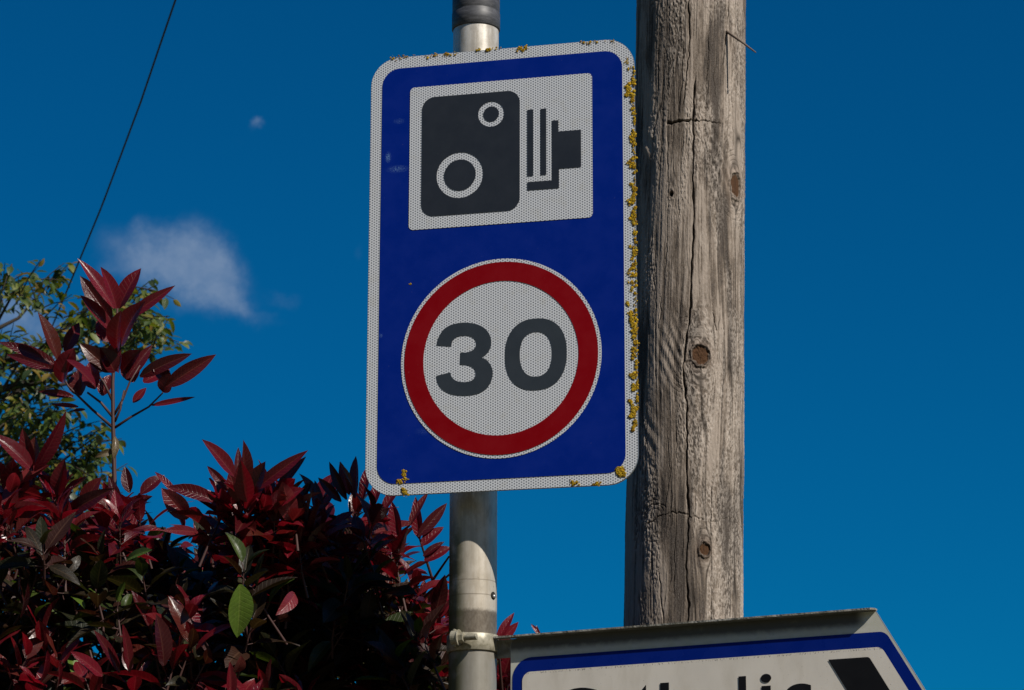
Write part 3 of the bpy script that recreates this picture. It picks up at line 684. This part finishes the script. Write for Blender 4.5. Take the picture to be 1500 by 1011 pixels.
# ------------------------------------------------------------------ foliage
class Leaves:
    def __init__(s, nl=6, nw=2): s.V = []; s.Fc = []; s.A = []; s.B = []; s.nl = nl; s.nw = nw; s.count = 0
    def leaf(s, base, d, n, Ln, Wd, curl=.25, fold=.35, wav=.0, shape=(.75, .95)):
        nl, nw = s.nl, s.nw; d = d / np.linalg.norm(d); n = n - d * (n @ d); n = n / (np.linalg.norm(n) + 1e-9); sd = np.cross(d, n)
        t = np.linspace(0, 1, nl + 1); prof = (t + .012) ** shape[0] * (1 - t) ** shape[1]; prof /= prof.max(); prof = prof * .5 * Wd + .0004 * (1 - t)
        u = np.linspace(-1, 1, 2 * nw + 1)
        ang = curl * t
        # bend backwards along a circular arc
        al = np.where(abs(curl) > 1e-3, np.sin(ang) / max(abs(curl), 1e-3) * np.sign(curl if curl else 1), t) if abs(curl) > 1e-3 else t
        dn = -(1 - np.cos(ang)) / curl if abs(curl) > 1e-3 else t * 0
        P = base + d * (al * Ln)[:, None, None] + n * (dn * Ln)[:, None, None] + sd * (prof[:, None] * u[None, :])[..., None] * math.cos(fold) \
            + n * ((prof[:, None] * np.abs(u)[None, :]) * math.sin(fold) + wav * Wd * np.sin(t * 9 + base[0] * 300)[:, None] * u[None, :])[..., None]
        m_ = 2 * nw + 1; b0 = s.count; i, j = np.meshgrid(np.arange(nl), np.arange(2 * nw), indexing='ij')
        q = (i * m_ + j).ravel() + b0
        s.Fc.append(np.stack([q, q + 1, q + m_ + 1, q + m_], -1)); s.V.append(P.reshape(-1, 3)); s.A.append(np.tile(np.abs(u), nl + 1)); s.B.append(np.repeat(t * Ln, 2 * nw + 1)); s.count += (nl + 1) * m_
    def build(s, name, M, parent): return mk(name, np.concatenate(s.V), np.concatenate(s.Fc), M, parent, True, attrs={'across': np.concatenate(s.A), 'along': np.concatenate(s.B)})
def leaf_mat(name, stops, rough, trans, back=1.25, spec=.5, coat=.28):
    M = mat(name, (.1, .1, .1), rough, spec=spec); t = NT(M); g = t.new('ShaderNodeNewGeometry')
    c = t.ramp(g.outputs['Random Per Island'], stops)
    co = t.coord(); n = t.noise(co, 130, 4); c = t.mix(t.math('MULTIPLY', t.smooth(n, .35, .75), .4), c, t.mix(1.0, c, (.55, .5, .5), 'MULTIPLY'))
    ac = t.new('ShaderNodeAttribute', attribute_name='across').outputs['Fac']; al_ = t.new('ShaderNodeAttribute', attribute_name='along').outputs['Fac']
    ph = t.math('SUBTRACT', al_, t.math('MULTIPLY', ac, .010)); vn = t.smooth(t.math('SINE', t.math('MULTIPLY', ph, 900)), .72, 1.)
    rib = t.smooth(ac, .13, .03); c = t.mix(t.math('MULTIPLY', t.math('MAXIMUM', rib, t.math('MULTIPLY', vn, .45)), .45), c, t.mix(.35, t.mix(1.0, c, (2.1, 2.1, 2.1), 'MULTIPLY'), (.20, .12, .07)))
    n2 = t.noise(co, 420, 2); t.bump(t.math('SUBTRACT', t.math('ADD', n, t.math('MULTIPLY', n2, .5)), t.math('ADD', rib, t.math('MULTIPLY', vn, .5))), .4, .0010)
    cb_ = t.mix(1.0, c, (back, back, back), 'MULTIPLY'); c2 = t.mix(g.outputs['Backfacing'], c, cb_)
    t.base(c2); t.link(t.math('ADD', t.math('MULTIPLY', n, .3), rough - .12), t.b.inputs['Roughness'])
    t.b.inputs['Coat Weight'].default_value = coat; t.b.inputs['Coat Roughness'].default_value = .22
    tr = t.new('ShaderNodeBsdfTranslucent'); t.link(t.mix(1.0, c, trans, 'MULTIPLY'), tr.inputs[0]); mx = t.new('ShaderNodeMixShader'); mx.inputs[0].default_value = .3
    o = t.n['Material Output']; t.link(t.b.outputs[0], mx.inputs[1]); t.link(tr.outputs[0], mx.inputs[2]); t.link(mx.outputs[0], o.inputs[0]); return M
M_young = leaf_mat('red_leaf', [(0, (.045, .004, .006)), (.3, (.095, .005, .010)), (.65, (.165, .008, .018)), (.85, (.070, .014, .008)), (1, (.21, .025, .033))], .27, (2.0, .6, .9), spec=.4, coat=.3)
M_mature = leaf_mat('dark_leaf', [(0, (.020, .010, .006)), (.3, (.012, .018, .006)), (.6, (.045, .005, .007)), (.88, (.018, .028, .008)), (1, (.060, .100, .012))], .42, (1.2, 1.3, .6), spec=.28, coat=.08)
M_stem = mat('shrub_stem', (.055, .022, .018), .6)
Yg, Mt, GLf, St = Leaves(7, 3), Leaves(6, 2), Leaves(8, 3), MB()
def unit(v): return v / (np.linalg.norm(v) + 1e-12)
CAMDIR = unit(np.array([0., -1., -.2]))
def shoot(base, tipp, nl, Ll, Lf=None, st=None, spread=1., bare=.4):
    Lf = Lf or Yg; st = st or St
    ax = unit(tipp - base); H = np.linalg.norm(tipp - base); side = unit(np.cross(ax, rng.normal(0, 1, 3))); fr = np.cross(ax, side)
    mid = (base + tipp) / 2 + side * H * rng.normal(0, .04)
    st.tube([base, mid, tipp], [.0022, .0018, .0010], 6, False)
    a = rng.uniform(0, 6.28)
    for i in range(nl):
        t = i / max(1, nl - 1); a += 2.399 + rng.normal(0, .25)
        p = base + (tipp - base) * (bare + (1 - bare) * t)
        rad = side * math.cos(a) + fr * math.sin(a); inc = R((78 - 58 * t ** 1.1) * spread + rng.normal(0, 8))
        d = unit(ax * math.cos(inc) + rad * math.sin(inc)); n = ax * math.sin(inc) - rad * math.cos(inc)
        ln = Ll * rng.uniform(.6, 1.2) * (1 - .35 * t ** 3)
        st.tube([p, p + d * .012], [.0009, .0007], 4, False)
        Lf.leaf(p + d * .010, d, n + rng.normal(0, .18, 3), ln, ln * rng.uniform(.34, .50), rng.uniform(.05, .9), rng.uniform(.1, .7), rng.uniform(0, .09))
def hero(b, tp, w, depth, face=0., dd=0., Lf=None, curl=.3, fold=.4):
    """one leaf from base to tip; `face` turns its upper side left/right, dd brings the tip nearer"""
    p = at(*b, depth); q = at(*tp, depth - dd); d = q - p
    n = unit(-ray(*b) * 1.0 + np.array([face, 0, .45])); ln = np.linalg.norm(d) * 1.03
    (Lf or Yg).leaf(p, d + np.array([0, 0, .12]) * ln * curl, n, ln, w / F * depth * 1.12, curl, fold, .02)
HD = 4.35
def topline(x): return np.interp(x, [-300, 0, 60, 130, 200, 250, 300, 345, 400, 440, 480, 540, 570, 600, 640, 690, 740, 790, 830], [660, 690, 700, 715, 735, 735, 738, 720, 715, 725, 715, 725, 775, 830, 885, 915, 940, 970, 1040])
hdep = lambda x: float(np.interp(x, [0, 230, 275, 430, 480, 800], [4.3, 4.28, 4.16, 4.16, 4.28, 4.35]))
# --- the tall shoot
T = Leaves(8, 3); TS = MB()
P_ = lambda x, y, d=HD - .05: at(x, y, d)
TS.tube([P_(170, 800), P_(168, 720), P_(166, 640), P_(165, 560), P_(169, 500), P_(172, 452)], [.0042, .0038, .0034, .003, .0024, .0016], 8)
for pts_ in ([(165, 626), (135, 600), (100, 566), (88, 545)], [(166, 628), (190, 612), (218, 596), (238, 576), (244, 562)], [(166, 610), (180, 585), (190, 560), (205, 535)], [(166, 612), (148, 590), (128, 575)], [(166, 590), (152, 560), (140, 545)], [(168, 618), (176, 600), (182, 572)]):
    TS.tube([P_(*q) for q in pts_], [.0024 - .0004 * i for i in range(len(pts_))], 6)
for (b_, t_, w_, dep, fc, dd, cu) in [
    ((167, 452), (119, 376), 22, -.02, .5, .03, .3), ((164, 470), (116, 405), 26, .01, -.3, .02, .3), ((162, 484), (121, 432), 22, .0, .6, .03, .2), ((171, 452), (155, 394), 25, -.05, .6, .05, .3), ((174, 452), (201, 391), 27, .0, -.4, .02, .4),
    ((183, 468), (254, 420), 17, .0, .3, .02, .3), ((178, 505), (192, 448), 40, -.04, -.5, .08, .5), ((172, 515), (166, 462), 34, -.06, -.6, .06, .4), ((168, 500), (140, 470), 28, .03, -.4, 0, .3),
    ((85, 528), (62, 457), 24, -.03, .7, .03, .3), ((84, 535), (0, 499), 20, -.01, .4, .02, .2), ((86, 545), (8, 517), 19, .01, -.2, .0, .3), ((95, 515), (117, 472), 20, .02, .2, 0, .3), ((90, 545), (108, 512), 28, -.02, .1, .02, .2), ((90, 560), (96, 520), 34, .0, -.5, .04, .3),
    ((98, 527), (141, 561), 22, -.06, .8, .04, .2), ((108, 581), (56, 573), 12, .0, -.4, .0, .2), ((115, 596), (76, 592), 7, .0, -.3, .0, .2), ((125, 600), (104, 602), 5, 0, 0, 0, .2), ((118, 580), (112, 540), 30, .02, -.5, .0, .3), ((140, 570), (128, 530), 28, .0, -.5, .0, .3),
    ((165, 545), (118, 505), 26, -.03, -.4, .03, .3), ((168, 545), (150, 510), 30, -.05, .3, .03, .3), ((172, 545), (168, 500), 36, -.02, -.6, .05, .4), ((178, 545), (200, 515), 30, -.04, -.2, .04, .3), ((185, 555), (224, 505), 18, .0, .2, .0, .3),
    ((205, 552), (275, 519), 21, -.03, .3, .03, .5), ((243, 566), (313, 523), 24, -.05, .5, .03, .3), ((210, 560), (248, 540), 24, .02, -.4, 0, .3), ((246, 562), (226, 540), 26, -.02, .4, .02, .2), ((240, 575), (248, 548), 24, -.03, -.2, .02, .2), ((222, 594), (285, 583), 9, .0, -.3, .0, -.15), ((196, 560), (188, 520), 30, .01, -.4, 0, .3), ((150, 580), (160, 548), 22, .02, -.3, .0, .3), ((195, 590), (214, 568), 12, 0, 0, 0, .2)]:
    p = HD - .05 + dep; q = at(*b_, p)
    pp = at(*t_, p - dd); d = pp - q; ln = np.linalg.norm(d) * 1.03; n = unit(-ray(*b_) + np.array([fc, 0, .45]))
    T.leaf(q, d + np.array([0, 0, .12]) * ln * cu, n, ln, w_ / F * p * 1.12, cu, .4, .02)
wl = Leaves(5, 2); 
for (b_, t_, w_) in [((168, 640), (172, 668), 13), ((167, 660), (141, 668), 11)]:
    q = at(*b_, HD - .06); pp = at(*t_, HD - .08); d = pp - q; wl.leaf(q, d, unit(-ray(*b_) + np.array([.4, 0, .2])), np.linalg.norm(d), w_ / F * 4.3, .9, .5, .1)
# --- skyline leaves traced one by one
for (b_, t_, w_, dep, fc, dd, cu) in [
    ((50, 690), (102, 614), 24, -.1, .8, .05, .3), ((48, 690), (-6, 632), 28, -.1, .7, .04, .4), ((46, 690), (31, 631), 22, -.05, -.3, .03, .3), ((44, 700), (48, 640), 30, -.02, -.4, .02, .3), ((85, 725), (92, 675), 26, -.05, -.3, .03, .2), ((95, 755), (158, 718), 24, -.12, .3, .05, .3), ((120, 740), (145, 700), 24, 0, -.2, .02, .3),
    ((190, 722), (182, 683), 17, 0, -.3, .0, .2), ((206, 724), (240, 694), 20, 0, -.2, 0, .4), ((258, 725), (228, 689), 11, 0, .3, .0, .3), ((318, 735), (246, 709), 23, -.05, .2, .02, .5), ((275, 760), (238, 718), 30, -.05, -.3, .03, .3),
    ((343, 698), (303, 644), 24, -.1, .6, .04, .3), ((336, 720), (302, 682), 13, 0, -.3, 0, .3), ((355, 722), (363, 650), 28, -.12, .8, .06, .2), ((362, 735), (352, 680), 30, -.14, -.2, .05, .2), ((370, 725), (384, 678), 28, -.06, -.4, .03, .3), ((372, 718), (448, 662), 19, -.05, .3, .03, .2), ((405, 720), (446, 668), 16, 0, -.3, 0, .2), ((390, 745), (440, 715), 28, -.05, -.3, .03, .3), ((348, 706), (350, 655), 12, 0, .2, 0, .2),
    ((500, 735), (464, 700), 14, 0, -.5, .0, .3), ((508, 732), (480, 677), 14, 0, -.5, .0, .2), ((512, 725), (497, 676), 15, 0, -.3, .0, .2), ((520, 730), (518, 668), 17, 0, -.6, .0, .2), ((530, 735), (540, 676), 16, .02, -.5, 0, .2), ((516, 712), (500, 678), 9, -.05, .8, .03, .2), ((470, 750), (462, 703), 12, 0, .2, 0, .2), ((545, 745), (560, 690), 16, .02, -.4, 0, .2), ((560, 750), (590, 700), 16, 0, -.4, 0, .2),
    ((612, 786), (657, 738), 17, 0, .5, .0, .3), ((615, 790), (606, 728), 18, .02, -.5, 0, .2), ((618, 800), (648, 770), 20, 0, -.5, 0, .3), ((620, 815), (650, 792), 11, 0, -.3, 0, .3), ((622, 822), (660, 800), 20, 0, -.3, 0, .3), ((628, 880), (666, 868), 26, 0, -.2, 0, .3), ((640, 905), (655, 870), 20, 0, .3, 0, .3), ((585, 790), (572, 735), 20, 0, -.5, 0, .2), ((600, 770), (625, 720), 14, .02, -.5, 0, .2),
    ((728, 940), (752, 896), 13, 0, -.2, 0, .3), ((728, 945), (760, 912), 14, 0, .5, .0, .2), ((735, 950), (745, 930), 20, 0, -.2, 0, .2), ((792, 932), (778, 914), 6, 0, 0, 0, .2), ((790, 938), (786, 916), 5, 0, 0, 0, .2)]:
    hero(b_, t_, w_, hdep(b_[0]) + dep, fc, dd, None, cu)
for (a_, c_) in [((615, 790), (640, 870)), ((600, 770), (560, 800)), ((660, 840), (610, 885)), ((658, 815), (620, 870)), ((512, 735), (515, 830)), ((358, 730), (345, 800)), ((48, 695), (60, 800)), ((730, 945), (735, 1011))]:
    St.tube([at(*a_, HD), at(*c_, HD + .05)], [.0016, .0028], 6, False)
# the one broad green leaf and the pale ones low down
for (b_, t_, w_, dep, fc, dd, cu, lf) in [((352, 856), (351, 935), 37, -.42, .4, -.03, .2, Mt), ((432, 870), (425, 895), 20, -.3, .9, .05, .9, Yg), ((240, 975), (238, 905), 34, -.42, .8, .05, .3, Yg), ((175, 985), (146, 925), 18, -.42, .7, .05, .3, Yg), ((190, 985), (185, 918), 16, -.42, .5, .05, .2, Yg), ((60, 1000), (75, 958), 18, -.4, .8, .05, .2, Yg), ((85, 1005), (92, 972), 14, -.4, .6, .05, .2, Yg), ((30, 905), (46, 860), 14, -.4, .8, .05, .2, Yg), ((150, 990), (108, 955), 20, -.4, .5, .04, .2, Yg), ((290, 780), (248, 776), 14, -.3, .6, .06, .4, Yg), ((270, 775), (262, 748), 18, -.2, .8, .05, .2, Yg), ((185, 820), (215, 803), 16, -.3, .3, .05, .3, Mt), ((105, 875), (126, 885), 14, -.3, .5, .05, .3, Mt), ((104, 955), (112, 990), 18, -.25, .5, .02, .3, Mt), ((345, 985), (358, 968), 20, -.4, .7, .02, .6, Yg)]:
    hero(b_, t_, w_, HD + dep, fc, dd, GLf if lf is Mt else lf, cu, .25)
# --- the mass of the shrub
def fill(n, x0, x1, dep0, dep1, ytop, ybot, Lf, Ll, nl, spread=1., bias=1.):
    k = 0
    while k < n:
        x = rng.uniform(x0, x1); yt = topline(x) + ytop
        y = yt + (ybot - yt) * rng.random() ** bias
        if ybot <= yt: y = yt + 40 * rng.random()
        dep = rng.uniform(dep0, dep1); tipp = at(x, y, dep)
        ax = unit(np.array([rng.normal(0, .35), rng.normal(-.35, .35), 1.0]))
        shoot(tipp - ax * Ll * rng.uniform(.9, 1.5), tipp, rng.integers(nl[0], nl[1]), Ll * rng.uniform(.8, 1.15), Lf, St, spread); k += 1
fill(44, -250, 250, 4.12, 4.45, 16, 830, Yg, .072, (8, 12), 1, 1.6)            # crown of red shoots
fill(22, 250, 450, 4.10, 4.2, 18, 860, Yg, .072, (8, 12), 1, 1.8)
fill(23, 440, 660, 4.2, 4.5, 22, 860, Yg, .072, (8, 12), 1, 1.6)
fill(30, -250, 400, 3.99, 4.12, 150, 1080, Yg, .070, (6, 9), .9, .8)               # front face, scattered red
fill(60, -250, 400, 4.02, 4.25, 90, 1090, Mt, .068, (6, 10), 1.15)
fill(124, 380, 690, 4.16, 4.6, 60, 1090, Mt, .070, (8, 12), 1.15)
fill(31, 380, 690, 4.15, 4.4, 60, 1090, Yg, .070, (6, 9), 1.1)
fill(169, -250, 430, 4.3, 4.7, 60, 1090, Mt, .070, (8, 12), 1.15)
fill(195, -250, 690, 4.6, 5.1, 50, 1090, Mt, .072, (9, 13), 1.2)
fill(62, -250, 640, 4.4, 5.0, 44, 900, Yg, .072, (8, 12), 1.1)
fill(52, 640, 800, 4.4, 4.8, 30, 1090, Yg, .070, (8, 11), 1)
fill(230, -300, 760, 4.05, 5.0, 380, 2300, Mt, .10, (9, 12), 1.15)            # lower, out of the picture
fill(60, -300, 760, 3.95, 4.3, 380, 1900, Yg, .10, (9, 12), 1.1)
hedge_base = np.array([at(280, 800, 4.5)[0], 4.5, 0])
shrub = empty('red_leaved_shrub', hedge_base)
tag(shrub, 'large glossy crimson leaved shrub with one tall shoot left of the post', 'shrub')
for i in range(14):                             # woody stems from the ground
    x = rng.uniform(-200, 700); q = at(x, 1000, rng.uniform(4.3, 4.8)); g0 = np.array([q[0] * .6 + hedge_base[0] * .4, 4.55 + rng.normal(0, .08), 0.0]); tp = at(x + rng.normal(0, 30), topline(x) + 90, q[1])
    St.tube([g0, (g0 + q) / 2 + rng.normal(0, .05, 3), q, tp], [.018, .013, .008, .003], 7)
St.build('stem', M_stem, shrub); Yg.build('young_leaves', M_young, shrub); Mt.build('mature_leaves', M_mature, shrub)
GLf.build('green_leaves', leaf_mat('green_shrub_leaf', [(0, (.085, .15, .016)), (1, (.115, .19, .020))], .38, (1.2, 1.3, .6), coat=.1), shrub)
ts = TS.build('tall_shoot', M_stem, shrub); T.build('shoot_leaves', M_young, ts); wl.build('withered_leaf', leaf_mat('withered', [(0, (.10, .07, .03)), (1, (.14, .10, .04))], .5, (1, 1, .6)), ts)

# --- green tree behind
TD = 12.
M_green = leaf_mat('green_leaf', [(0, (.020, .042, .010)), (.45, (.055, .095, .014)), (.8, (.135, .16, .020)), (1, (.22, .14, .026))], .45, (1.5, 1.5, .5), coat=.05)
Gl, Gs = Leaves(4, 1), MB()
tree = empty('green_tree', (at(-60, 500, TD)[0], TD + .3, 0)); tag(tree, 'leafy green tree at the left edge behind the red shrub', 'tree')
tb0 = np.array(tree.location)
hub = at(-60, 760, TD + .3)
Gs.tube([tb0, tb0 * .5 + hub * .5 + np.array([.05, 0, 0]), hub, at(-50, 560, TD + .4), at(-20, 430, TD + .3)], [.13, .11, .085, .05, .02], 10)
def sprig(p, d, ln, n):
    q = p + d * ln; Gs.tube([p, (p + q) / 2 + np.array([0, 0, .01]), q], [.0034, .0026, .0015], 5, False)
    for i in range(n):
        t = (i + .6) / n; s = 1 if i % 2 else -1; side = unit(np.cross(d, [0, 0, 1.]) + rng.normal(0, .35, 3)) * s
        ld = unit(d * .55 + side * .8 + np.array([0, 0, -.45]) + rng.normal(0, .25, 3)); ln_ = rng.uniform(.042, .070)
        Gl.leaf(p + (q - p) * t + ld * .01, ld, np.array([rng.normal(0, .4), rng.normal(-.2, .4), 1.]), ln_, ln_ * rng.uniform(.42, .55), rng.uniform(.2, .9), rng.uniform(.1, .45), 0, (.6, .8))
clus = [(25, 420, 40, 22, 13), (78, 407, 18, 12, 6), (4, 440, 16, 16, 5), (12, 520, 26, 20, 8), (30, 545, 34, 14, 9), (72, 555, 26, 14, 6), (40, 510, 24, 14, 6), (70, 505, 18, 14, 4), (110, 470, 36, 22, 12), (150, 455, 44, 24, 14), (205, 450, 34, 24, 13), (222, 492, 26, 24, 11), (185, 490, 40, 24, 12), (240, 500, 14, 12, 4),
        (25, 585, 36, 22, 11), (60, 615, 34, 22, 12), (20, 620, 34, 30, 12), (105, 650, 40, 26, 16), (80, 690, 50, 28, 18), (120, 690, 24, 22, 10), (30, 680, 50, 40, 18), (140, 640, 14, 12, 4), (60, 740, 80, 30, 22), (-60, 480, 50, 60, 22), (-80, 600, 50, 70, 24), (130, 500, 40, 20, 9), (95, 600, 16, 12, 3)]
for (x, y, rx, ry, n) in clus:
    dep = TD + rng.uniform(-.5, .6); c = at(x, y, dep); rootp = at(-45 + rng.normal(0, 8), min(760, y + 90), TD + .35)
    mdp = rootp * .45 + c * .55 + np.array([0, 0, -.06]); Gs.tube([rootp, mdp, c], [.013, .008, .0035], 6, False)
    for i in range(int(n * 1.05)):
        p = at(x + rng.normal(0, rx * .55), y + rng.normal(0, ry * .6), dep + rng.normal(0, .25)); d = unit(unit(p - rootp) + rng.normal(0, .4, 3) + np.array([.1, 0, .1]))
        sprig(p - d * .1, d, rng.uniform(.14, .22), rng.integers(6, 10))
Gs.build('branches', mat('bark', (.035, .026, .018), .9), tree); Gl.build('crown', M_green, tree)
